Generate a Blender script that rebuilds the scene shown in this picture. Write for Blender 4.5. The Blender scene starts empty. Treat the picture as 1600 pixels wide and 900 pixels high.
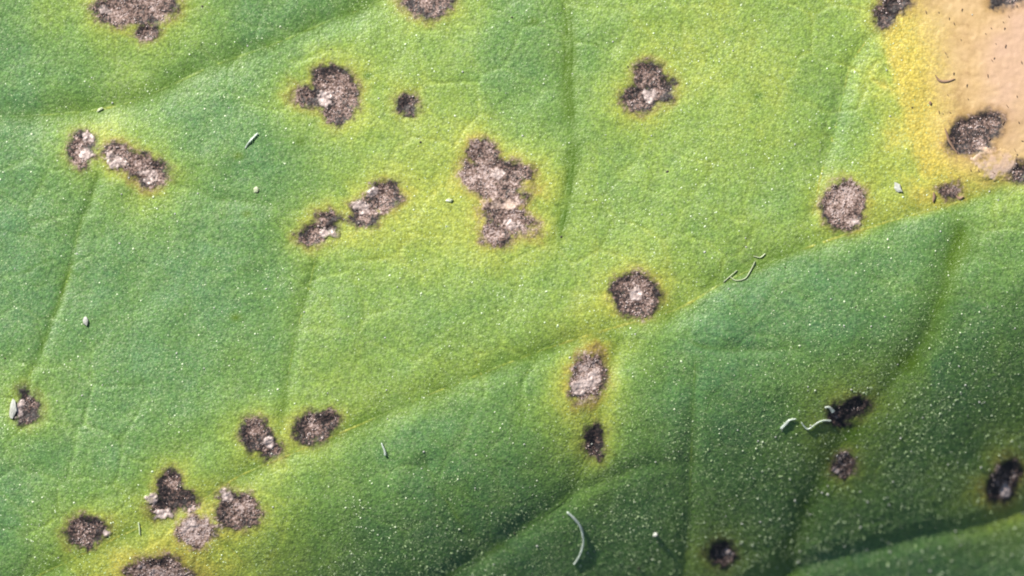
import bpy, math, random
import numpy as np

# ------------------------------------------------------------------ camera, world, sun, exposure
SC = bpy.context.scene
COL = SC.collection
SC.unit_settings.system = 'METRIC'
SC.unit_settings.scale_length = 0.01            # one unit is one centimetre: the leaf is life size
K = 0.002                                       # survey step on the leaf: 0.02 mm
R = math.radians

cam = bpy.data.cameras.new('camera')
cam_o = bpy.data.objects.new('camera', cam)
COL.objects.link(cam_o)
cam_o.location = (0, 0, 45)
cam.sensor_width = 36
cam.lens = 36 * 45 / 3.2
cam.clip_start = 0.1
cam.clip_end = 500
cam.dof.use_dof = True
cam.dof.focus_distance = 45.0
cam.dof.aperture_fstop = 0.4
SC.camera = cam_o

SUN_EL, SUN_AZ = R(39), R(-38)                  # azimuth from +Y towards +X
w = bpy.data.worlds.new('World')
SC.world = w
w.use_nodes = True
nt = w.node_tree
sky = nt.nodes.new('ShaderNodeTexSky')
sky.sky_type = 'NISHITA'
sky.sun_disc = False
sky.sun_elevation = SUN_EL
sky.sun_rotation = SUN_AZ
bg = nt.nodes['Background']
nt.links.new(sky.outputs[0], bg.inputs[0])
bg.inputs[1].default_value = 0.05

sun = bpy.data.lights.new('sun', 'SUN')
sun.energy = 5.0
sun.angle = R(0.5)
sun.color = (1, 0.95, 0.88)
sun_o = bpy.data.objects.new('sun', sun)
COL.objects.link(sun_o)
sun_o.rotation_euler = (math.pi / 2 - SUN_EL, 0, math.pi - SUN_AZ)
sun_o.location = (-5, 6, 8)

SC.view_settings.view_transform = 'Standard'
SC.view_settings.look = 'None'
SC.view_settings.exposure = 0.92
SC.view_settings.gamma = 1
SC.cycles.filter_width = 2.0

# ------------------------------------------------------------------ noise
def _hash(ix, iy, seed):
    h = (ix.astype(np.int64) * 374761393 + iy.astype(np.int64) * 668265263 + seed * 974634777) & 0xFFFFFFFF
    h = ((h ^ (h >> 13)) * 1274126177) & 0xFFFFFFFF
    h = ((h ^ (h >> 16)) * 2246822519) & 0xFFFFFFFF
    return ((h ^ (h >> 15)) & 0xFFFFFF) / float(0xFFFFFF)

def vnoise(u, v, size, seed=0):
    c, s = math.cos(seed * 1.7 + .4), math.sin(seed * 1.7 + .4)
    x, y = (u * c - v * s) / size, (u * s + v * c) / size
    ix, iy = np.floor(x), np.floor(y)
    fx, fy = x - ix, y - iy
    fx = fx * fx * fx * (fx * (fx * 6 - 15) + 10)
    fy = fy * fy * fy * (fy * (fy * 6 - 15) + 10)
    a, b = _hash(ix, iy, seed), _hash(ix + 1, iy, seed)
    d, e = _hash(ix, iy + 1, seed), _hash(ix + 1, iy + 1, seed)
    return ((a * (1 - fx) + b * fx) * (1 - fy) + (d * (1 - fx) + e * fx) * fy) * 2 - 1

def fbm(u, v, size, oct=3, seed=0):
    t, a, n = 0, 1.0, 0
    for k in range(oct):
        t = t + a * vnoise(u, v, size / 2 ** k, seed + 11 * k)
        n += a
        a *= .55
    return t / n

def sstep(a, b, x):
    t = np.clip((x - a) / (b - a), 0, 1)
    return t * t * (3 - 2 * t)

def softplus(t, k):
    return k * np.logaddexp(0, t / k)

def spline(pts, n=6):
    """a smooth line through the points"""
    p = np.array(pts, float)
    q = np.vstack([2 * p[0] - p[1], p, 2 * p[-1] - p[-2]])
    out = []
    for i in range(1, len(q) - 2):
        for k in range(n):
            t = k / n
            out.append(.5 * (2 * q[i] + (q[i + 1] - q[i - 1]) * t + (2 * q[i - 1] - 5 * q[i] + 4 * q[i + 1] - q[i + 2]) * t * t
                             + (3 * q[i] - q[i - 1] - 3 * q[i + 1] + q[i + 2]) * t ** 3))
    out.append(q[-2])
    return np.array(out)

# ------------------------------------------------------------------ the leaf's plan (survey points; u to the right, v downwards, 0.02 mm each)
# name, points, groove depth, groove width, strip half width, colour strength
VEINS = [
    ('lateral_vein', [(2300, 60), (1900, 190), (1600, 277), (1500, 315), (1400, 343), (1290, 377), (1200, 411), (1130, 442), (1060, 482), (960, 512),
                      (850, 546), (760, 581), (660, 621), (580, 656), (500, 690), (430, 720), (370, 746), (300, 790), (200, 832), (100, 880), (0, 925), (-300, 1040)], 5, 24, 3, .55),
    ('lateral_vein', [(-500, 150), (-150, 185), (0, 183), (100, 177), (180, 166), (250, 141), (330, 104), (430, 68), (520, 30), (590, 2), (800, -120)], 6.5, 26, 3, .4),
    ('lateral_vein', [(1505, 365), (1490, 410), (1470, 462), (1445, 530), (1400, 592), (1360, 642), (1310, 702), (1270, 780), (1237, 880), (1220, 930), (1180, 1040)], 5.5, 24, 9, .95),
    ('vein', [(870, -160), (883, -30), (892, 60), (890, 130), (896, 210), (893, 270), (880, 340), (862, 430)], 3, 14, 5, .85),
    ('vein', [(1395, 20), (1335, 90), (1315, 160), (1300, 220), (1286, 262), (1275, 310), (1262, 372)], 4, 15, 3, .15),
    ('vein', [(968, 512), (960, 548), (938, 625), (931, 690), (905, 742), (880, 785), (820, 825), (760, 868), (700, 902), (560, 990)], 8, 22, 4, .5),
    ('vein', [(655, 705), (672, 740), (690, 772), (722, 820), (758, 862)], 5, 16, 2.5, .25),
    ('vein', [(155, 255), (143, 312), (125, 352), (107, 430), (85, 490), (60, 560), (25, 620)], 3, 10, 2.5, .6),
    ('vein', [(497, 385), (485, 440), (466, 510), (450, 590), (441, 650), (424, 716)], 3, 12, 2.5, .5),
    ('vein', [(1087, 545), (1083, 650), (1080, 750), (1076, 860), (1060, 960)], 4, 14, 3, .3),
    ('vein', [(1035, 490), (1065, 512), (1092, 540), (1180, 547), (1280, 541)], 2.5, 10, 2, .3),
    ('vein', [(325, 826), (368, 868), (398, 905)], 3, 10, 2.5, .3),
    ('vein', [(262, 283), (310, 298), (345, 312), (400, 316), (470, 330)], 2.5, 10, 2, .3),
    ('vein', [(880, 790), (905, 768), (940, 754), (975, 740), (1015, 728), (1090, 722)], 3, 12, 2, .2),
    ('vein', [(800, 700), (815, 660), (812, 610), (842, 550)], 1.5, 10, 2, .2),
]
FOLD = np.array([(-600, 1700), (900, 1030), (1100, 948), (1230, 899), (1300, 880), (1380, 860), (1450, 842), (1530, 828), (1600, 803), (2400, 560)], float)
VPATH = [spline(x[1]) for x in VEINS]

# leaf spots: lobes (u, v, ru, rv, tilt), tone 0 black .. 1 pale mauve, halo width, halo strength, rim strength, pale centres (u, v, ru, rv), label
SPOTS = [
    ([(222, 0, 56, 38, 0), (180, 20, 32, 19, 10), (229, 50, 15, 13, 0), (214, -40, 40, 30, 0)], .45, 42, .5, .5, [(162, 17, 8, 5)], 'large dark spot with a short tail cut by the upper edge'),
    ([(126, 235, 19, 26, -8), (138, 222, 12, 14, 0)], .5, 26, .3, .3, [(140, 217, 9, 9), (134, 239, 11, 12)], 'small grey spot with two pale flecks beside a longer spot'),
    ([(187, 243, 23, 17, 35), (218, 258, 26, 18, 30), (236, 271, 25, 22, 0)], .5, 38, .6, .8, [(179, 250, 13, 10), (234, 273, 15, 13)], 'elongated spot with a tan and a grey patch and an orange rim'),
    ([(522, 137, 37, 32, 30), (486, 151, 24, 14, 10), (529, 172, 21, 20, 0), (545, 150, 16, 20, 0)], .42, 36, .6, .5, [(508, 153, 14, 12)], 'ragged brown spot with one pale centre near a tiny spot'),
    ([(637, 162, 15, 13, 0)], .3, 22, .3, .3, [], 'tiny dark round spot'),
    ([(668, -8, 44, 34, 0), (672, 14, 22, 14, 0)], .4, 32, .5, .6, [], 'brown spot cut by the upper edge'),
    ([(754, 241, 22, 22, 0), (742, 270, 22, 20, 0), (775, 280, 42, 32, 0), (806, 268, 22, 17, 10), (789, 318, 34, 14, -25), (798, 345, 38, 20, 20), (776, 365, 22, 17, 0)], .58, 36, .7, .6,
     [(777, 273, 10, 8), (798, 352, 14, 9), (784, 318, 29, 9)], 'largest mauve spot, waisted by a pale band'),
    ([(598, 308, 28, 22, -25), (571, 334, 24, 20, -15)], .42, 34, .6, .4, [(567, 325, 13, 10), (580, 299, 9, 9)], 'slanting brown spot with two pale grey patches'),
    ([(490, 364, 22, 17, -10), (508, 342, 13, 12, 0), (517, 339, 10, 7, 10), (512, 357, 14, 10, -30)], .36, 28, .5, .5, [(512, 364, 13, 8)], 'small crooked spot'),
    ([(1012, 120, 22, 23, 0), (999, 153, 30, 22, 0), (1030, 140, 25, 20, -20)], .4, 28, .5, .6, [(1012, 149, 11, 13)], 'three cornered spot with a pale centre on yellow green'),
    ([(1318, 321, 33, 37, 10)], .62, 26, .5, .5, [(1335, 345, 9, 6)], 'oval mauve spot just above the long vein'),
    ([(993, 460, 37, 34, 10), (975, 447, 20, 18, 0)], .4, 34, .6, .3, [(993, 459, 14, 10)], 'round dark spot with a shining white centre'),
    ([(917, 592, 25, 36, 14), (930, 572, 14, 20, 0)], .72, 40, .85, .9, [(906, 606, 12, 12), (928, 590, 8, 14)], 'pale oval spot ringed in orange'),
    ([(931, 690, 14, 22, 0)], .3, 24, .5, .3, [], 'narrow dark spot astride a vein'),
    ([(399, 679, 21, 25, -15), (419, 700, 19, 17, 20)], .36, 24, .45, .3, [(421, 693, 9, 7)], 'dark two lobed spot above the long vein'),
    ([(489, 668, 32, 22, -15), (514, 658, 17, 13, 0)], .3, 22, .4, .3, [], 'dark brown spot lying on the long vein'),
    ([(265, 755, 19, 20, 0), (270, 775, 22, 20, 0), (283, 782, 21, 15, 15), (257, 794, 20, 14, 0)], .36, 28, .55, .4, [(235, 779, 9, 9), (257, 803, 13, 8)], 'dark spot with a tan flake at its foot'),
    ([(135, 830, 31, 23, -5)], .38, 26, .5, .4, [(165, 834, 6, 5)], 'dark rounded spot in the lower left'),
    ([(371, 799, 33, 28, 0), (357, 780, 14, 12, 0)], .5, 24, .4, .3, [(356, 775, 11, 9)], 'heart shaped spot with a pale tip'),
    ([(305, 832, 27, 25, 0)], .85, 22, .4, .3, [(300, 818, 12, 8)], 'pale mauve round spot among darker ones'),
    ([(250, 900, 48, 26, 10), (262, 882, 20, 14, 0), (208, 892, 12, 10, 0)], .55, 40, .7, .4, [], 'ragged spot cut by the lower edge'),
    ([(43, 640, 18, 22, 10), (40, 620, 9, 10, 0)], .25, 30, .4, .3, [(31, 640, 7, 12)], 'dark spot with a tan edge near the left border'),
    ([(1312, 650, 20, 17, 0), (1333, 640, 24, 15, -25)], .16, 38, .55, .35, [], 'black slanting spot in the shaded part'),
    ([(1322, 730, 19, 20, 0)], .48, 28, .5, .5, [(1314, 738, 7, 6)], 'purplish brown spot below the black one'),
    ([(1572, 764, 23, 24, 0), (1584, 742, 20, 22, 20)], .26, 46, .75, .5, [(1578, 770, 9, 8)], 'black spot with a wide ochre halo'),
    ([(1131, 868, 20, 19, 0)], .2, 34, .4, .6, [(1138, 865, 5, 4)], 'small round dark spot in a dull olive halo'),
    ([(1520, 210, 34, 30, 15), (1545, 195, 22, 22, 0), (1503, 220, 20, 20, 0)], .38, 18, .2, .8, [(1552, 255, 32, 25)], 'dark smudged spot with a pale blister in the dead tan area'),
    ([(1598, 267, 22, 13, -20)], .35, 12, .2, .15, [], 'grey spot at the right border of the dead area'),
    ([(1382, 24, 18, 17, 0), (1402, 4, 22, 15, -10)], .25, 22, .3, .4, [], 'dark spot at the corner of the dead area'),
    ([(1572, -4, 24, 14, 0)], .15, 24, .2, .8, [], 'dark spot cut by the upper edge of the dead area'),
    ([(1486, 299, 15, 12, 0)], .55, 16, .3, .4, [], 'faint little brown spot under the dead area'),
]
DEAD = np.array([(1418, -200), (1424, 0), (1446, 60), (1458, 120), (1464, 170), (1472, 215), (1486, 245), (1512, 270), (1548, 284), (1600, 275), (1760, 225), (1900, 120), (1850, -100), (1650, -240)], float)

# yellowing of the tissue (0 blue green, .6 yellow green, 1 yellow) surveyed every 2 mm, above and below the long vein
YEL_A = np.array([
    [.30, .32, .50, .30, .18, .20, .35, .50, .28, .48, .60, .62, .60, .60, .75, 1.0, 1.0],
    [.18, .20, .40, .30, .15, .33, .55, .55, .20, .36, .55, .65, .65, .58, .75, 1.0, 1.0],
    [.12, .28, .40, .15, .12, .36, .60, .60, .38, .42, .55, .60, .60, .42, .85, 1.0, 1.0],
    [.10, .18, .33, .18, .18, .38, .60, .68, .62, .48, .50, .52, .50, .55, .80, .95, .90],
    [.10, .15, .15, .12, .14, .42, .55, .58, .52, .48, .62, .55, .52, .60, .70, .75, .75],
    [.10, .18, .15, .15, .18, .45, .46, .44, .48, .60, .60, .60, .60, .60, .60, .60, .60],
    [.28, .25, .15, .15, .35, .52, .56, .55, .55, .60, .60, .60, .60, .60, .60, .60, .60],
    [.15, .15, .20, .42, .60, .58, .60, .60, .60, .60, .60, .60, .60, .60, .60, .60, .60],
    [.12, .35, .50, .65, .60, .60, .60, .60, .60, .60, .60, .60, .60, .60, .60, .60, .60],
    [.30, .50, .60, .65, .60, .60, .60, .60, .60, .60, .60, .60, .60, .60, .60, .60, .60]])
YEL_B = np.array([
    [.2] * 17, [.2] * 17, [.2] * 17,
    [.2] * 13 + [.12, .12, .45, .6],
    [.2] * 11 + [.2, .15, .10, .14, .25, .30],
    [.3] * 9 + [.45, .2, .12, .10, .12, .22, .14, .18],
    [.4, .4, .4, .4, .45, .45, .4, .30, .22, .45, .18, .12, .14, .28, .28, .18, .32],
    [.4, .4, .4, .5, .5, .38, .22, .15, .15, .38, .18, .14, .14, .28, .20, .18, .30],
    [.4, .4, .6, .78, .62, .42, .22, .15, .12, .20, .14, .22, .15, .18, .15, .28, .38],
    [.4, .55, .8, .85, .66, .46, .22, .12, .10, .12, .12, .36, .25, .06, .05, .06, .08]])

def bicubic(A, u, v):
    ny, nx = A.shape
    x, y = np.clip(u / 100, 0, nx - 1.001), np.clip(v / 100, 0, ny - 1.001)
    ix, iy = x.astype(int), y.astype(int)
    fx, fy = x - ix, y - iy
    fx, fy = fx * fx * (3 - 2 * fx), fy * fy * (3 - 2 * fy)
    ix1, iy1 = np.minimum(ix + 1, nx - 1), np.minimum(iy + 1, ny - 1)
    return (A[iy, ix] * (1 - fx) + A[iy, ix1] * fx) * (1 - fy) + (A[iy1, ix] * (1 - fx) + A[iy1, ix1] * fx) * fy

def net(u, v):
    """mesh of the finest veins: 1 on a vein, 0 in the areole; coarse and fine meshes"""
    x, y = u + 16 * fbm(u, v, 60, 2, 201), v + 16 * fbm(u, v, 60, 2, 202)
    x, y = (x * .92 + y * .39) / 92, (y * .92 - x * .39) / 70
    ix, iy = np.floor(x), np.floor(y)
    f1 = np.full(u.shape, 9.); f2 = f1.copy()
    for i in (-1, 0, 1):
        for j in (-1, 0, 1):
            d = np.hypot(ix + i + .15 + .7 * _hash(ix + i, iy + j, 5) - x, iy + j + .15 + .7 * _hash(ix + i, iy + j, 6) - y)
            f2 = np.minimum(f2, np.maximum(f1, d))
            f1 = np.minimum(f1, d)
    e = (f2 - f1) * 45
    k = np.clip(.55 + .9 * fbm(u, v, 140, 2, 207), 0, 1)
    return np.exp(-(e / 3.2) ** 2) * k, np.exp(-(e / 5.0) ** 2) * k

def line_dist(P, u, v, reach):
    """distance to a line and the point's progress along it; far points are skipped"""
    d = np.full(u.shape, 1e4)
    tt = np.zeros(u.shape)
    sg = np.zeros(u.shape)
    n = len(P) - 1
    for i in range(n):
        a, b = P[i], P[i + 1]
        m = (u > min(a[0], b[0]) - reach) & (u < max(a[0], b[0]) + reach) & (v > min(a[1], b[1]) - reach) & (v < max(a[1], b[1]) + reach)
        if not m.any():
            continue
        e = b - a
        uu, vv = u[m] - a[0], v[m] - a[1]
        t = np.clip((uu * e[0] + vv * e[1]) / (e @ e), 0, 1)
        q = np.hypot(uu - t * e[0], vv - t * e[1])
        dm = d[m]
        s = q < dm
        dm[s] = q[s]
        d[m] = dm
        k = tt[m]; k[s] = (i + t[s]) / n; tt[m] = k
        k = sg[m]; k[s] = np.sign(e[0] * vv[s] - e[1] * uu[s]); sg[m] = k
    return d, tt, sg

def lobes_sd(lobes, u, v):
    s = np.full(u.shape, -1e3)
    for cx, cy, rx, ry, rot in lobes:
        c, n = math.cos(R(rot)), math.sin(R(rot))
        x, y = ((u - cx) * c + (v - cy) * n) / rx, (-(u - cx) * n + (v - cy) * c) / ry
        q = (1 - np.hypot(x, y)) * min(rx, ry)
        h = np.clip(.5 + .5 * (q - s) / 6, 0, 1)
        s = np.where(s < -900, q, s * (1 - h) + q * h + 6 * h * (1 - h) * .5)
    return s

def ragged(sd, u, v, a=1.0):
    return sd + a * (fbm(u, v, 15, 2, 5) * 6.0 + fbm(u, v, 5.5, 2, 9) * 5.0) + 1.0

def poly_sd(P, u, v):
    d, _, _ = line_dist(np.vstack([P, P[:1]]), u, v, 3000)
    ins = np.zeros(u.shape, bool)
    for i in range(len(P)):
        a, b = P[i], P[(i + 1) % len(P)]
        if a[1] == b[1]:
            continue
        c = ((a[1] > v) != (b[1] > v)) & (u < (b[0] - a[0]) * (v - a[1]) / (b[1] - a[1]) + a[0])
        ins ^= c
    return np.where(ins, d, -d)

def height(u, v, fine=True):
    """height of the blade in survey steps: a shoulder, grooves along the veins, quilting"""
    t = .30 * (u - 1100) + .954 * (v - 640)
    h = -0.79 * softplus(t, 62)
    dry = 1 - .8 * np.exp(-(((u - 1570) / 130) ** 2 + ((v - 110) / 170) ** 2) ** 2)
    shade = 1 - .55 * sstep(-20, 90, t)
    dry = dry * shade
    d6 = (v - np.interp(u, FOLD[:, 0], FOLD[:, 1])) * .95
    h = h + 0.14 * softplus(d6, 14) - 3.5 * np.exp(-(d6 / 16) ** 2)
    for (nm, pts, dep, wid, hw, st), P in zip(VEINS, VPATH):
        reach = wid * 6
        d, tt, sg = line_dist(P, u, v, reach)
        fade = np.minimum(1, sstep(0, .16, tt) if nm == 'vein' else 1) * (1 - .7 * sstep(.8, 1, tt) if nm == 'vein' else 1)
        wv = 1 + .25 * vnoise(u, v, 60, 31)
        h = h - dep * (.45 + .55 * shade) * wv * fade * (.6 * np.exp(-(d / wid) ** 2) + .55 * np.exp(-d / (2.2 * wid)) * (1 - sstep(reach * .6, reach, d)))
    h = h + 3.5 * shade * fbm(u, v, 210, 2, 3) + dry * (2.4 * fbm(u, v, 75, 2, 4) + .5 * fbm(u, v, 24, 2, 8)) - dry * .9 * net(u, v)[0]
    for lob, *_ in SPOTS:                       # dead tissue has sunk in
        m = (abs(u - lob[0][0]) < 110) & (abs(v - lob[0][1]) < 130)
        if m.any():
            h[m] = h[m] - 3.6 * sstep(-5, 15, lobes_sd(lob, u[m], v[m]))
    if fine:
        h = h + .22 * vnoise(u, v, 6.5, 21) + .16 * vnoise(u, v, 3.6, 22)
    return h

ATT = ('yellowing', 'dead', 'pink', 'lesion', 'tone', 'rim', 'vein', 'pale')

def tissue(u, v):
    """pigments of the tissue at each point"""
    A = {k: np.zeros(u.shape) for k in ATT}
    ax, side = VPATH[0], None
    o = np.argsort(ax[:, 0])
    dv = v - np.interp(u, ax[o, 0], ax[o, 1])
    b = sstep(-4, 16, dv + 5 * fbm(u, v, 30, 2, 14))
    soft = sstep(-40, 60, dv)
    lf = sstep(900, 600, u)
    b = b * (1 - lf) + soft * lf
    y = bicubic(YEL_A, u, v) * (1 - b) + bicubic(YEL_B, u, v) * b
    y = y + .09 * sstep(600, 780, v) * sstep(620, 800, u)  # yellower at lower right: colour warmed to offset sky-blue shade
    y = y + .10 * fbm(u, v, 60, 3, 17) + .05 * fbm(u, v, 16, 2, 18)
    for (nm, pts, dep, wid, hw, st), P in zip(VEINS, VPATH):
        d, tt, sg = line_dist(P, u, v, 70)
        fade = (sstep(0, .08, tt) * (1 - sstep(.85, 1, tt))) if nm == 'vein' else 1
        k = st * fade * np.exp(-(d / (hw * (4.5 if nm == 'lateral_vein' and hw < 4 else 2.2))) ** 1.5) * np.clip(.8 + .5 * vnoise(u, v, 28, 40), .1, 1.3)
        A['vein'] = np.maximum(A['vein'], k)
    nn = net(u, v)[1]
    y = y + .09 * nn
    A['vein'] = np.maximum(A['vein'], 0)
    for lob, tone, hw, hs, rs, pal, lab in SPOTS:
        x0, x1 = min(l[0] - l[2] for l in lob) - 100, max(l[0] + l[2] for l in lob) + 100
        y0, y1 = min(l[1] - l[3] for l in lob) - 100, max(l[1] + l[3] for l in lob) + 100
        m = (u > x0) & (u < x1) & (v > y0) & (v < y1)
        if not m.any():
            continue
        U, V = u[m], v[m]
        s0 = lobes_sd(lob, U, V)
        s = ragged(s0, U, V)
        out = np.maximum(-s0 + 9 * fbm(U, V, 36, 2, 50), 0)
        y[m] = y[m] + (np.maximum(.92, y[m]) - y[m]) * min(1, hs * 1.3) * np.exp(-(out / (1.12 * hw)) ** 1.4) * np.clip(.95 + .5 * fbm(U, V, 30, 2, 53), .3, 1)
        les = sstep(-12.0, 6.5, s)
        rim = rs * np.exp(-((s + 5) / 7.5) ** 2) * np.clip(.75 + .8 * fbm(U, V, 40, 2, 61), 0, 1)
        A['rim'][m] = np.maximum(A['rim'][m], rim)
        A['lesion'][m] = np.maximum(A['lesion'][m], les)
        tn = tone - .14 + .55 * fbm(U, V, 17, 3, 70) + .30 * sstep(2, 22, s) - .08 * np.exp(-((s - 2) / 5) ** 2)
        A['tone'][m] = np.where(les > .02, tn, A['tone'][m])
    for gx, gy, gr in ((368, 496, 9), (386, 334, 8), (372, 243, 9), (835, 33, 9), (575, 118, 8), (1185, 150, 8), (470, 222, 9)):
        A['vein'] = np.maximum(A['vein'], .8 * np.exp(-(np.hypot(u - gx, (v - gy) * 1.4) / gr) ** 2))
    sd = poly_sd(DEAD, u, v) + 7 * fbm(u, v, 40, 3, 80)
    A['dead'] = sstep(-40, 62, sd + 14 * fbm(u, v, 70, 2, 86))
    A['pink'] = np.clip(sstep(1525, 1600, u + 40 * fbm(u, v, 80, 2, 82)) * sstep(280, 100, v) + .2 * fbm(u, v, 20, 2, 83), 0, 1) * A['dead']
    y = np.maximum(y, 1.0 * sstep(-135, -40, sd + 14 * fbm(u, v, 60, 2, 84)) * sstep(420, 250, v) * (1 - b))
    out = np.hypot(np.maximum(abs(u - 800) - 830, 0), np.maximum(abs(v - 450) - 480, 0))
    k = sstep(0, 260, out)
    y = y * (1 - k) + k * (.32 + .2 * fbm(u, v, 160, 3, 88) + .45 * A['dead'])
    A['yellowing'] = np.clip(y, 0, 1)
    return A

# ------------------------------------------------------------------ meshes
def to_xyz(u, v, h):
    return np.stack([(u - 800) * K, (450 - v) * K, h * K], -1).reshape(-1, 3)

def link(name, verts, faces, mat, parent=None, att=None, smooth=True):
    me = bpy.data.meshes.new(name)
    verts = np.asarray(verts, np.float32)
    faces = np.asarray(faces, np.int32)
    k = faces.shape[1]
    me.vertices.add(len(verts))
    me.vertices.foreach_set('co', verts.ravel())
    me.loops.add(faces.size)
    me.loops.foreach_set('vertex_index', faces.ravel())
    me.polygons.add(len(faces))
    me.polygons.foreach_set('loop_start', np.arange(0, faces.size, k, dtype=np.int32))
    me.polygons.foreach_set('loop_total', np.full(len(faces), k, np.int32))
    me.polygons.foreach_set('use_smooth', np.full(len(faces), smooth, bool))
    if att:
        for n, a in att.items():
            at = me.attributes.new(n, 'FLOAT', 'POINT')
            at.data.foreach_set('value', np.asarray(a, np.float32).ravel())
    me.update(calc_edges=True)
    me.validate()
    me.materials.append(mat)
    o = bpy.data.objects.new(name, me)
    COL.objects.link(o)
    if parent:
        o.parent = parent
    return o

def tag(o, label=None, cat=None, group=None, kind=None):
    for k, x in (('label', label), ('category', cat), ('group', group), ('kind', kind)):
        if x:
            o[k] = x
    return o

def grid_faces(ny, nx):
    i = np.arange(ny * nx).reshape(ny, nx)
    return np.stack([i[:-1, :-1], i[1:, :-1], i[1:, 1:], i[:-1, 1:]], -1).reshape(-1, 4)

def compact(verts, faces, att, keep):
    f = faces[keep]
    used, inv = np.unique(f, return_inverse=True)
    return verts[used], inv.reshape(f.shape), {k: a.ravel()[used] for k, a in att.items()}

# ------------------------------------------------------------------ materials
class N:
    def __init__(s, mat):
        s.t = mat.node_tree
    def __call__(s, kind, **kw):
        n = s.t.nodes.new('ShaderNode' + kind)
        for k, x in kw.items():
            if k.startswith('_'):
                n.inputs[int(k[1:])].default_value = x
            else:
                setattr(n, k, x)
        return n
    def ln(s, a, b):
        s.t.links.new(a, b)
    def math(s, op, a, b=None, c=None, clamp=False):
        n = s('Math', operation=op, use_clamp=clamp)
        for i, x in enumerate((a, b, c)):
            if x is None:
                continue
            if isinstance(x, (int, float)):
                n.inputs[i].default_value = x
            else:
                s.ln(x, n.inputs[i])
        return n.outputs[0]
    def mix(s, f, a, b, blend='MIX'):
        n = s('Mix', data_type='RGBA', blend_type=blend)
        for i, x in ((0, f), (6, a), (7, b)):
            if isinstance(x, (int, float)):
                n.inputs[i].default_value = x
            elif isinstance(x, tuple):
                n.inputs[i].default_value = (*x, 1)
            else:
                s.ln(x, n.inputs[i])
        return n.outputs[2]
    def ramp(s, f, stops, interp='LINEAR'):
        n = s('ValToRGB')
        n.color_ramp.interpolation = interp
        e = n.color_ramp.elements
        while len(e) < len(stops):
            e.new(.5)
        for x, (p, c) in zip(e, stops):
            x.position = p
            x.color = (*c, 1) if isinstance(c, tuple) else (c, c, c, 1)
        s.ln(f, n.inputs[0])
        return n.outputs[0]
    def att(s, name):
        return s('Attribute', attribute_name=name).outputs['Fac']

def new_mat(name):
    m = bpy.data.materials.new(name)
    m.use_nodes = True
    return m, m.node_tree.nodes['Principled BSDF']

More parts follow.
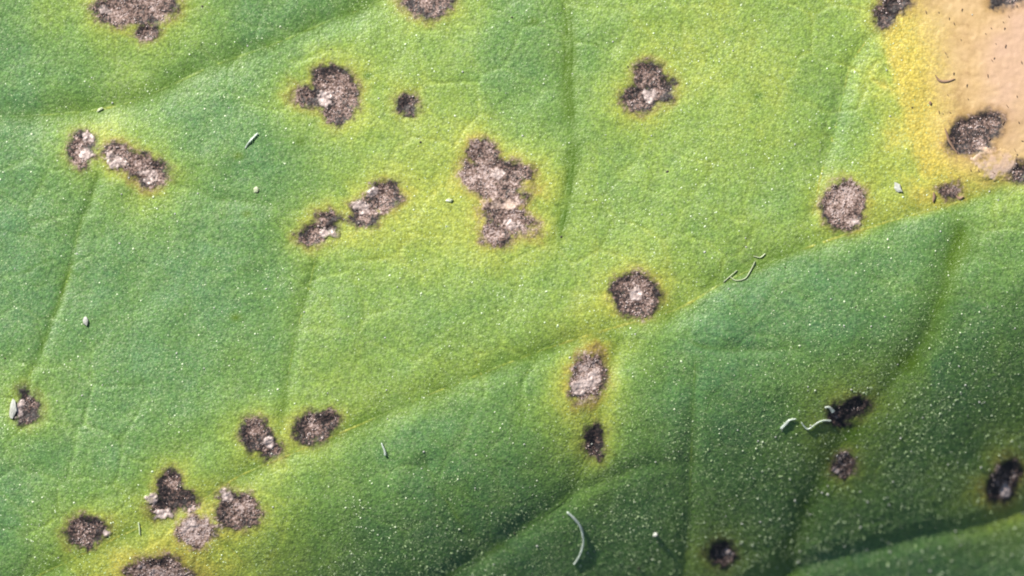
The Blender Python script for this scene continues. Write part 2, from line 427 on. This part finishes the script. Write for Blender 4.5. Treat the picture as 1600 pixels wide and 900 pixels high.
def leaf_material():
    m, p = new_mat('leaf_tissue')
    n = N(m)
    co = n('TexCoord').outputs['Object']
    def noise(scale, det=2, rough=.5):
        x = n('TexNoise')
        n.ln(co, x.inputs['Vector'])
        x.inputs['Scale'].default_value = scale
        x.inputs['Detail'].default_value = det
        x.inputs['Roughness'].default_value = rough
        return x.outputs[0]
    def voro(scale, feat='F1'):
        x = n('TexVoronoi', feature=feat)
        n.ln(co, x.inputs['Vector'])
        x.inputs['Scale'].default_value = scale
        return x
    fine = noise(90, 2)
    mid = noise(22, 3)
    cell = voro(125)                                             # epidermis cells, about 0.13 mm
    y = n.att('yellowing')
    amp = n.math('MULTIPLY_ADD', y, -.85, 1.2)
    yn = n.math('ADD', n.math('MULTIPLY_ADD', mid, .18, -.09), n.math('MULTIPLY_ADD', fine, .22, -.11))
    yy = n.math('ADD', y, n.math('MULTIPLY', yn, amp), clamp=True)
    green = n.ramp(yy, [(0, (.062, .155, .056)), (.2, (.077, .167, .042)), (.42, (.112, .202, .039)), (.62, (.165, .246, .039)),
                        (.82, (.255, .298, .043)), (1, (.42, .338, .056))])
    # chloroplast mottling
    mott = n.ramp(fine, [(.28, .70), (.5, 1.0), (.72, 1.28)])
    green = n.mix(1.0, green, mott, 'MULTIPLY')
    cellv = n.math('MULTIPLY_ADD', cell.outputs['Distance'], -.55, 1.25)
    green = n.mix(1.0, green, cellv, 'MULTIPLY')
    col = n.mix(n.math('MULTIPLY', n.att('vein'), 1.35, clamp=True), green, (.066, .128, .008))
    # fine pale frosting: waxy film plus glints and haze put into the colour
    frost_glint = n.math('MULTIPLY', n.ramp(noise(120, 3, .65), [(.47, 0.0), (.70, 1.0)]), n.ramp(noise(7, 3, .6), [(.30, .05), (.68, .50)]))
    frost_glint = n.math('MULTIPLY', frost_glint, n.math('MULTIPLY_ADD', n.att('vein'), -.8, 1.0, clamp=True))
    col = n.mix(frost_glint, col, n.mix(y, (.26, .34, .19), (.38, .44, .16)))
    # dead tan tissue
    tan = n.ramp(noise(11, 6, .72), [(.30, (.27, .165, .075)), (.43, (.39, .262, .120)), (.55, (.45, .31, .150)), (.75, (.50, .365, .195))])
    tan = n.mix(n.att('pink'), tan, (.45, .30, .20))
    col = n.mix(n.att('dead'), col, tan)
    # rim
    col = n.mix(n.math('MULTIPLY', n.att('rim'), .6, clamp=True), col, (.23, .125, .028))
    # crust of the spots
    g1 = noise(100, 3, .7)
    g2 = noise(150, 2, .6)
    tone = n.math('ADD', n.att('tone'), n.math('MULTIPLY_ADD', g1, 2.2, -1.18))
    tone = n.math('ADD', tone, n.math('MULTIPLY_ADD', g2, 2.0, -1.0), clamp=True)
    crust = n.ramp(tone, [(0, (.014, .010, .010)), (.25, (.062, .040, .034)), (.5, (.155, .096, .072)), (.75, (.24, .168, .145)), (1, (.40, .315, .285))])
    lf = n.math('ADD', n.att('lesion'), n.math('MULTIPLY_ADD', g1, .9, -.45))
    lf = n.ramp(lf, [(.12, 0.0), (.88, 1.0)])
    col = n.mix(lf, col, crust)
    palec = n.mix(n.att('dead'), n.ramp(g1, [(.25, (.22, .16, .14)), (.5, (.41, .33, .30)), (.75, (.60, .51, .48))]), (.50, .345, .225))
    pf = n.ramp(n.math('ADD', n.att('pale'), n.math('MULTIPLY_ADD', g2, .5, -.25)), [(.3, 0.0), (.75, 1.0)])
    col = n.mix(pf, col, palec)
    n.ln(col, p.inputs['Base Color'])
    rough = n.ramp(lf, [(0, .48), (1, .62)])
    n.ln(n.math('MULTIPLY_ADD', pf, -.3, n.math('MULTIPLY', rough, 1.0)), p.inputs['Roughness'])
    p.inputs['Specular IOR Level'].default_value = .45
    # relief: domed cells, grain
    b0 = n('Bump')
    b0.inputs['Distance'].default_value = .0025
    b0.inputs['Strength'].default_value = .6
    n.ln(n.math('MULTIPLY', cell.outputs['Distance'], -1.0), b0.inputs['Height'])
    b1 = n('Bump')
    b1.inputs['Distance'].default_value = .003
    b1.inputs['Strength'].default_value = .8
    n.ln(noise(170, 2, .6), b1.inputs['Height'])
    n.ln(n.math('MULTIPLY_ADD', n.att('dead'), -.32, .36), b0.inputs['Strength'])
    n.ln(n.math('MULTIPLY_ADD', n.att('dead'), -.55, .62), b1.inputs['Strength'])
    n.ln(b0.outputs[0], b1.inputs['Normal'])
    n.ln(b1.outputs[0], p.inputs['Normal'])
    return m

def plain(name, col, rough=.5, trans=0.0, var=.25, scale=30):
    m, p = new_mat(name)
    n = N(m)
    x = n('TexNoise')
    x.inputs['Scale'].default_value = scale
    n.ln(n('TexCoord').outputs['Object'], x.inputs['Vector'])
    c = n.ramp(x.outputs[0], [(.3, tuple(a * (1 - var) for a in col)), (.7, tuple(min(1, a * (1 + var)) for a in col))])
    n.ln(c, p.inputs['Base Color'])
    p.inputs['Roughness'].default_value = rough
    p.inputs['Transmission Weight'].default_value = trans
    return m

M_LEAF = leaf_material()
M_UNDER = plain('leaf_underside', (.10, .17, .07), .6)
M_FIBRE = plain('pale_fibre', (.68, .76, .68), .3, .45)
M_HAIR = plain('fine_hair', (.48, .54, .34), .35, .3)
M_FLAKE = plain('white_flake', (.36, .37, .33), .45)
M_GRAIN = plain('pale_grain', (.34, .44, .22), .28, .0, .3, 3)
M_SPECK = plain('dark_speck', (.03, .02, .015), .7)
M_MARK = plain('dark_mark', (.20, .125, .08), .8)

# ------------------------------------------------------------------ the leaf
leaf = bpy.data.objects.new('leaf', None)
COL.objects.link(leaf)
tag(leaf, 'green leaf yellowing in patches, speckled with dark brown disease spots and a dead tan area', 'leaf')

P = 2.0
us = np.arange(-60, 1660 + P, P)
vs = np.arange(-50, 950 + P, P)
U, V = np.meshgrid(us, vs)
ny, nx = U.shape
verts = [to_xyz(U, V, height(U, V))]
att = {k: [a.ravel()] for k, a in tissue(U, V).items()}
faces = [grid_faces(ny, nx)]
idx = np.arange(ny * nx).reshape(ny, nx)
loop = np.concatenate([idx[0, :-1], idx[:-1, -1], idx[-1, :0:-1], idx[:0:-1, 0]])       # seen from above: clockwise in u,v
bu, bv = U.ravel()[loop], V.ravel()[loop]
ang = np.arctan2((bv - 450) / .62, bu - 800)
rad = 1750 * (1 + .10 * np.cos(ang) + .012 * np.sin(ang * 23) + .05 * np.cos(3 * ang))
ou, ov = 800 + rad * np.cos(ang), 450 + .62 * rad * np.sin(ang)
nl = len(loop)
prev, base = loop, ny * nx
for k in range(1, 21):
    s = (k / 20) ** 1.5
    ru, rv = bu + (ou - bu) * s, bv + (ov - bv) * s
    verts.append(to_xyz(ru, rv, height(ru, rv) - 60 * s ** 3))
    for kk, a in tissue(ru, rv).items():
        att[kk].append(a)
    cur = np.arange(base, base + nl)
    faces.append(np.stack([prev, np.roll(prev, -1), np.roll(cur, -1), cur], -1))
    prev, base = cur, base + nl
blade = link('blade', np.vstack(verts), np.vstack(faces), M_LEAF, leaf, {k: np.concatenate(a) for k, a in att.items()})
# underside, 0.3 mm below, closed at the rim
verts, faces = [], []
sel = np.arange(0, nl, 4)
for k in range(101):
    s = 1 - k / 100
    ru, rv = 800 + (ou[sel] - 800) * s, 450 + (ov[sel] - 450) * s
    inside = np.clip((np.hypot((ru - 800) / 1000, (rv - 450) / 620) - .9), 0, 1)
    hh = height(ru, rv, False) - 60 * np.clip((s - .5) * 2, 0, 1) ** 3 - (14 if k else 1)
    verts.append(to_xyz(ru, rv, hh))
    if k:
        a = np.arange((k - 1) * len(sel), k * len(sel))
        b = a + len(sel)
        faces.append(np.stack([a, np.roll(a, -1), np.roll(b, -1), b], -1))
link('underside', np.vstack(verts), np.vstack(faces), M_UNDER, leaf)

# veins: strips that rise out of their grooves
for (nm, pts, dep, wid, hw, st), path in zip(VEINS, VPATH):
    seg = np.linspace(0, len(path) - 1, max(8, int(np.hypot(*np.diff(path, axis=0).T).sum() / 5)))
    px = np.interp(seg, np.arange(len(path)), path[:, 0])
    py = np.interp(seg, np.arange(len(path)), path[:, 1])
    ok = (px > -60) & (px < 1660) & (py > -50) & (py < 950)
    px, py = px[ok], py[ok]
    tx, ty = np.gradient(px), np.gradient(py)
    l = np.hypot(tx, ty)
    nxv, nyv = -ty / l, tx / l
    q = np.linspace(-1, 1, 7)
    end = np.minimum(1, np.minimum(np.arange(len(px)), np.arange(len(px))[::-1]) / 12 + .25)
    wob = (1 + .3 * vnoise(px, py, 45, 91)) * end
    UU = px[:, None] + nxv[:, None] * q * hw * wob[:, None]
    VV = py[:, None] + nyv[:, None] * q * hw * wob[:, None]
    H = height(UU, VV) + ((.8 if hw < 6 else .35) * (1 - q ** 2) * min(1, hw / 5) * end[:, None] * (1 + .5 * vnoise(UU, VV, 14, 95)) - .35)
    VA = tissue(UU, VV)
    if hw < 4:                                  # thin veins: paler than the tissue on either side
        fl = (1 - q ** 2) * np.clip(.7 + .6 * vnoise(UU, VV, 30, 97), 0, 1.2)
        VA['yellowing'] = np.clip(VA['yellowing'] + .26 * fl, 0, .86)
        VA['vein'] = VA['vein'] * (1 - .8 * fl.clip(0, 1))
    link(nm, to_xyz(UU, VV, H), grid_faces(*UU.shape)[:, ::-1], M_LEAF, leaf, VA)

def patch(name, sdf, box, lift, parent, over=None, pitch=1.5, edge=12, rough=.5, ext=None):
    """a crust that grows out of the blade inside the line sdf = 0"""
    u, v = np.meshgrid(np.arange(box[0], box[2], pitch), np.arange(box[1], box[3], pitch))
    sd = sdf(u, v)
    h = height(u, v) + lift * sstep(-edge * .7, edge, sd) - 1.3 * sstep(0, -edge, sd)
    h = h + rough * sstep(-2, 4, sd) * (1.5 * fbm(u, v, 9, 2, 101) + 1.3 * vnoise(u, v, 4.2, 103))
    if ext is not None:
        h = h + ext(u, v)
    a = tissue(u, v)
    if over:
        over(a, u, v, sd)
    f = grid_faces(*u.shape)
    keep = (sd.ravel()[f] > -edge).all(1)
    if not keep.any():
        return None
    vv, ff, aa = compact(to_xyz(u, v, h), f, a, keep)
    return link(name, vv, ff, M_LEAF, parent, aa)

# dead area
box = (1380, -49, 1659, 310)
dead = patch('dead_area', lambda u, v: poly_sd(DEAD, u, v) + 7 * fbm(u, v, 40, 3, 80), box, .5, leaf, pitch=2, edge=8, rough=.1)
dead['label'] = 'dry tan dead tissue with a yellow border'
# spots
for lob, tone, hw, hs, rs, pal, lab in SPOTS:
    x0, x1 = min(l[0] - l[2] for l in lob) - 14, max(l[0] + l[2] for l in lob) + 14
    y0, y1 = min(l[1] - l[3] for l in lob) - 14, max(l[1] + l[3] for l in lob) + 14
    lift = .9 if tone > .1 else .3
    sp = patch('leaf_spot', lambda u, v: ragged(lobes_sd(lob, u, v), u, v), (max(x0, -58), max(y0, -48), min(x1, 1658), min(y1, 948)), lift, leaf)
    sp['label'] = lab
    for (cx, cy, rx, ry) in pal:
        def over(a, u, v, sd):
            a['pale'] = ((.76 if rx < 14.5 else .62 if rx < 3 * ry else .45) + .5 * fbm(u, v, 9, 2, 140)) * sstep(-5, 7, sd)
            a['dead'] = np.maximum(a['dead'], .45 if rx > 2.5 * ry else 0)       # the tan neck of the largest spot
        patch('pale_centre', lambda u, v: ragged(lobes_sd([(cx, cy, rx, ry, 0)], u, v), u, v, .8) + .5, (cx - rx - 8, cy - ry - 8, cx + rx + 8, cy + ry + 8),
              lift + 1.0, sp, over, pitch=1.2, edge=5, rough=.8 if rx < 20 else .15)

# dark strokes and stipples of the dead area
rng = np.random.default_rng(7)
def stroke(pts, wid):
    p = spline(pts, 5)
    t = np.gradient(p, axis=0)
    t /= np.linalg.norm(t, axis=1)[:, None] + 1e-9
    nrm = np.stack([-t[:, 1], t[:, 0]], -1)
    q = np.linspace(-1, 1, 5)
    pr = np.sin(np.linspace(.25, math.pi - .25, len(p)))
    Q = p[:, None] + nrm[:, None] * (q[None, :, None] * wid * pr[:, None, None])
    H = height(Q[..., 0], Q[..., 1]) + 1.8 + 1.2 * (1 - q[None] ** 2) - .4
    return to_xyz(Q[..., 0], Q[..., 1], H), grid_faces(len(p), 5)[:, ::-1]
for pts, wd in [([(1461, 117), (1468, 126), (1480, 127), (1492, 123)], 2.2), ([(1458, 316), (1460, 308), (1459, 300)], 2.5), ([(1494, 306), (1500, 310), (1506, 307)], 2.4),
                ([(1453, 158), (1454, 164)], 2.5), ([(1476, 200), (1480, 210), (1484, 222), (1496, 240)], 2.0)]:
    vv, ff = stroke(pts, wd)
    link('dark_streak', vv, ff, M_MARK, dead)
pv, pf, b = [], [], 0
for k in range(70):
    u, v = rng.uniform(1440, 1640), rng.uniform(-20, 270)
    if poly_sd(DEAD, np.array([u]), np.array([v]))[0] < 2:
        continue
    L = rng.uniform(1.5, 6)
    a = rng.normal(1.5, .5)
    vv, ff = stroke([(u, v), (u + L * .5 * math.cos(a), v + L * .5 * math.sin(a)), (u + L * math.cos(a), v + L * math.sin(a))], rng.uniform(.4, 1.0))
    pv.append(vv); pf.append(ff + b); b += len(vv)
o = link('stipple', np.vstack(pv), np.vstack(pf), M_MARK, dead)
o['kind'] = 'stuff'

# papillae: glossy epidermis grains over the blade, coloured pale to imitate glints
def beads(name, cu, cv, r, flat, mat, parent, sink=.3):
    n = len(cu)
    m = 5 if n > 20000 else 6
    ring = np.arange(m) * 2 * math.pi / m
    low = np.stack([np.cos(ring), np.sin(ring), np.full(m, -.25)], -1)
    mid = np.stack([.8 * np.cos(ring + .5), .8 * np.sin(ring + .5), np.full(m, .6)], -1)
    unit = np.vstack([[0, 0, 1], low] if n > 20000 else [[0, 0, 1], mid, low])
    tri = []
    for i in range(m):
        j = (i + 1) % m
        tri += [(0, 1 + i, 1 + j)] if n > 20000 else [(0, 1 + i, 1 + j), (1 + i, m + 1 + i, m + 1 + j), (1 + i, m + 1 + j, 1 + j)]
    tri = np.array(tri)
    h = height(cu, cv)
    rot = rng.uniform(0, 6.28, n)
    c, s = np.cos(rot), np.sin(rot)
    el = rng.uniform(.75, 1.5, n)
    X = unit[None, :, 0] * r[:, None] * el[:, None]
    Y = unit[None, :, 1] * r[:, None]
    co = np.stack([cu[:, None] + X * c[:, None] - Y * s[:, None], cv[:, None] - (X * s[:, None] + Y * c[:, None]), h[:, None] + (unit[None, :, 2] * flat - sink) * r[:, None]], -1)
    f = (tri[None] + (np.arange(n) * len(unit))[:, None, None]).reshape(-1, 3)
    return link(name, to_xyz(co[..., 0], co[..., 1], co[..., 2]), f, mat, parent)

n = 190000
cu, cv = rng.uniform(-60, 1660, n), rng.uniform(-50, 950, n)
t = tissue(cu, cv)
keep = (t['lesion'] < .3) & (t['dead'] < .3) & (rng.random(n) < .62 + .8 * fbm(cu, cv, 45, 3, 300) + .35 * net(cu, cv)[1])
cu, cv = cu[keep], cv[keep]
o = beads('papillae', cu, cv, np.clip(rng.lognormal(-.66, .55, len(cu)), .3, 2.1), .8, M_GRAIN, leaf)
o['kind'] = 'stuff'
cu, cv = rng.uniform(-60, 1660, 6000), rng.uniform(-50, 950, 6000)
t = tissue(cu, cv)
keep = (t['lesion'] < .3) & (t['dead'] < .2) & (rng.random(6000) < .4 + .9 * fbm(cu, cv, 70, 2, 310))
cu, cv = cu[keep], cv[keep]
o = beads('glint_grains', cu, cv, np.clip(rng.lognormal(-.1, .32, len(cu)), .6, 1.8), .9, plain('glint_grain', (.52, .60, .40), .28, 0, .2, 3), leaf)  # pale beads added as glints, the brightness put into their colour
o['kind'] = 'stuff'
ns = 9000
cu, cv = rng.uniform(-60, 1660, ns * 12), rng.uniform(-50, 950, ns * 12)
t = tissue(cu, cv)
keep = (t['lesion'] > .8) & (t['tone'] > .12 + .3 * rng.random(len(cu)))
cu, cv = cu[keep], cv[keep]
o = beads('crust_grains', cu, cv, np.clip(rng.lognormal(-.3, .3, len(cu)), .4, 1.4), 1.0, plain('crust_grain', (.34, .28, .26), .3, 0, .5, 8), leaf, sink=-.8)  # grains of the crust, coloured pale to imitate glints
o['kind'] = 'stuff'

# ------------------------------------------------------------------ things lying on the leaf
def tube(name, pts, r0, r1, lift, mat, label, cat='fibre', group=None, flatten=1.0, parent=None, rad=None):
    p = spline(pts, 8)
    m = len(p)
    s = np.linspace(0, 1, m)
    h = height(p[:, 0], p[:, 1], False) + np.interp(s, np.linspace(0, 1, len(lift)), lift)
    h = np.convolve(np.pad(h, 3, mode='edge'), np.ones(7) / 7, 'valid')
    r = (r0 + (r1 - r0) * s) * (1 + .2 * vnoise(p[:, 0] * 1.0, p[:, 1], 9, 111))
    r[0] *= .4; r[-1] *= .4
    t = np.gradient(p, axis=0)
    t /= np.linalg.norm(t, axis=1)[:, None] + 1e-9
    a = np.arange(8) * math.pi / 4
    off = np.cos(a)[None, :] * r[:, None]
    uu = p[:, :1] - t[:, 1:] * off
    vv = p[:, 1:] + t[:, :1] * off
    hh = h[:, None] + np.sin(a)[None, :] * r[:, None] * flatten
    i = np.arange(m * 8).reshape(m, 8)
    j = np.roll(i, -1, 1)
    f = np.stack([i[:-1], i[1:], j[1:], j[:-1]], -1).reshape(-1, 4)
    f = np.vstack([f, [[0, 1, 2, 3], [0, 3, 4, 7], [4, 5, 6, 7]], np.array([[0, 1, 2, 3], [0, 3, 4, 7], [4, 5, 6, 7]]) + (m - 1) * 8])
    o = link(name, to_xyz(uu, vv, hh), f, mat, parent)
    if parent is None:
        tag(o, label, cat, group)
    return o

def flake(name, cx, cy, rx, ry, rot, lift, mat, label, cat='flake', tilt=.15):
    a = np.arange(10) * math.pi / 5
    rr = 1 + rng.uniform(-.3, .25, 10)
    c, s = math.cos(R(rot)), math.sin(R(rot))
    lay = []
    for k, z in ((1.0, 0), (.95, 1.0), (.5, 1.6)):
        x, y = np.cos(a) * rr * rx * k, np.sin(a) * rr * ry * k
        u, v = cx + x * c - y * s, cy + x * s + y * c
        lay.append(np.stack([u, v, height(np.array([cx]), np.array([cy]))[0] + lift + z * 1.6 + tilt * (u - cx) + rng.uniform(-.4, .4, 10)], -1))
    co = np.vstack(lay + [np.array([[cx, cy, lay[2][:, 2].mean()]]), np.array([[cx, cy, lay[0][:, 2].mean() - .5]])])
    f = []
    for i in range(10):
        j = (i + 1) % 10
        for b in (0, 10):
            f += [(b + i, b + 10 + i, b + 10 + j), (b + i, b + 10 + j, b + j)]
        f += [(20 + i, 30, 20 + j), (j, 31, i)]
    o = link(name, to_xyz(co[:, 0], co[:, 1], co[:, 2]), np.array(f), mat, None, smooth=False)
    return tag(o, label, cat)

tube('fibre', [(886, 801), (897, 811), (907, 824), (911, 838), (912, 850), (908, 866), (903, 876), (897, 885)], 2.1, 1.2, [1, 2, 3, 2, 1], M_FIBRE,
     'long curved white thread on the dark green lower part, bent like a hook', flatten=.8)
tube('fibre', [(1221, 671), (1229, 663), (1235, 657), (1245, 655)], 2.4, 1.0, [1, 2, 2], M_FIBRE, 'short thick white strand left of the black spot', flatten=.5)
tube('fibre', [(1253, 660), (1259, 668), (1265, 671), (1275, 664), (1286, 658), (1300, 658)], .8, 1.2, [1, 2, 2], M_FIBRE, 'thin wavy white strand reaching the black spot')
tube('fibre', [(1290, 637), (1297, 637), (1302, 642), (1304, 645)], 1.5, 3.0, [2, 3, 4], M_FIBRE, 'tiny white bead on a stub at the upper edge of the black spot')
tube('fibre', [(596, 692), (598, 698), (601, 705), (602, 712)], 1.2, 2.0, [2, 4, 3], M_FIBRE, 'tiny straight white sliver alone below the long vein')
tube('fibre', [(383, 232), (387, 225), (394, 217), (403, 208)], .9, 1.7, [1, 3, 2], M_FIBRE, 'pale bent hair on blue green tissue in the upper left')
tube('fibre', [(1140, 432), (1150, 438), (1164, 435), (1172, 424), (1180, 408)], .8, .9, [1, 2, 2], M_HAIR, 'fine white hair lying along the long vein right of the round spot')
tube('fibre', [(1130, 441), (1145, 428), (1152, 422)], .8, .7, [1, 2, 1], M_HAIR, 'shortest fine hair beside the long vein right of the round spot')
tube('fibre', [(1177, 400), (1188, 402), (1196, 396)], .8, .7, [1, 2, 1], M_HAIR, 'slight fine hair at the upper side of the long vein')
tube('fibre', [(216, 816), (217, 824), (218, 836)], 1.2, .9, [1, 2, 2], M_HAIR, 'faint upright pale hair on the yellow tissue in the lower left')
flake('flake', 1403, 294, 9, 5, 60, 1, M_FLAKE, 'whitish flake on yellow tissue right of the mauve oval spot')
flake('flake', 134, 501, 4.5, 8, 0, 2, M_FLAKE, 'upright white grain on blue green tissue at the left')
flake('flake', 20, 641, 6.5, 16, 8, 2, M_FLAKE, 'white flake standing on the left edge of a dark spot')
flake('flake', 156, 171, 6, 2.4, -30, .2, M_HAIR, 'cream flake on the upper left vein')
flake('flake', 1025, 838, 4, 3.5, 0, 1, M_FLAKE, 'single round white grain on the darkest green in the lower middle')
flake('flake', 702, 313, 5.5, 3.5, -10, .0, M_HAIR, 'pale scale on yellow green left of the largest spot')
flake('flake', 400, 296, 4, 5.5, 20, .0, M_HAIR, 'whitish scale on blue green tissue left of the slanting spot')

n = 130
cu = np.concatenate([rng.uniform(1150, 1640, 70), rng.uniform(-20, 1640, n)])
cv = np.concatenate([rng.uniform(600, 940, 70), rng.uniform(-20, 940, n)])
d = beads('dust', cu, cv, rng.uniform(.7, 1.7, len(cu)), 1.0, M_FLAKE, None, sink=0)
tag(d, 'scattered tiny white dust grains all over the leaf, thickest at lower right', 'dust', kind='stuff')
cu = np.concatenate([[517, 657, 877, 1043, 999, 1227, 655], rng.uniform(0, 1600, 9)])
cv = np.concatenate([[77, 222, 370, 268, 203, 418, 280], rng.uniform(0, 900, 9)])
d = beads('dark_specks', cu, cv, rng.uniform(1.0, 2.3, len(cu)), .5, M_SPECK, None, sink=0)
tag(d, 'few tiny black specks scattered over the leaf', 'specks', kind='stuff')
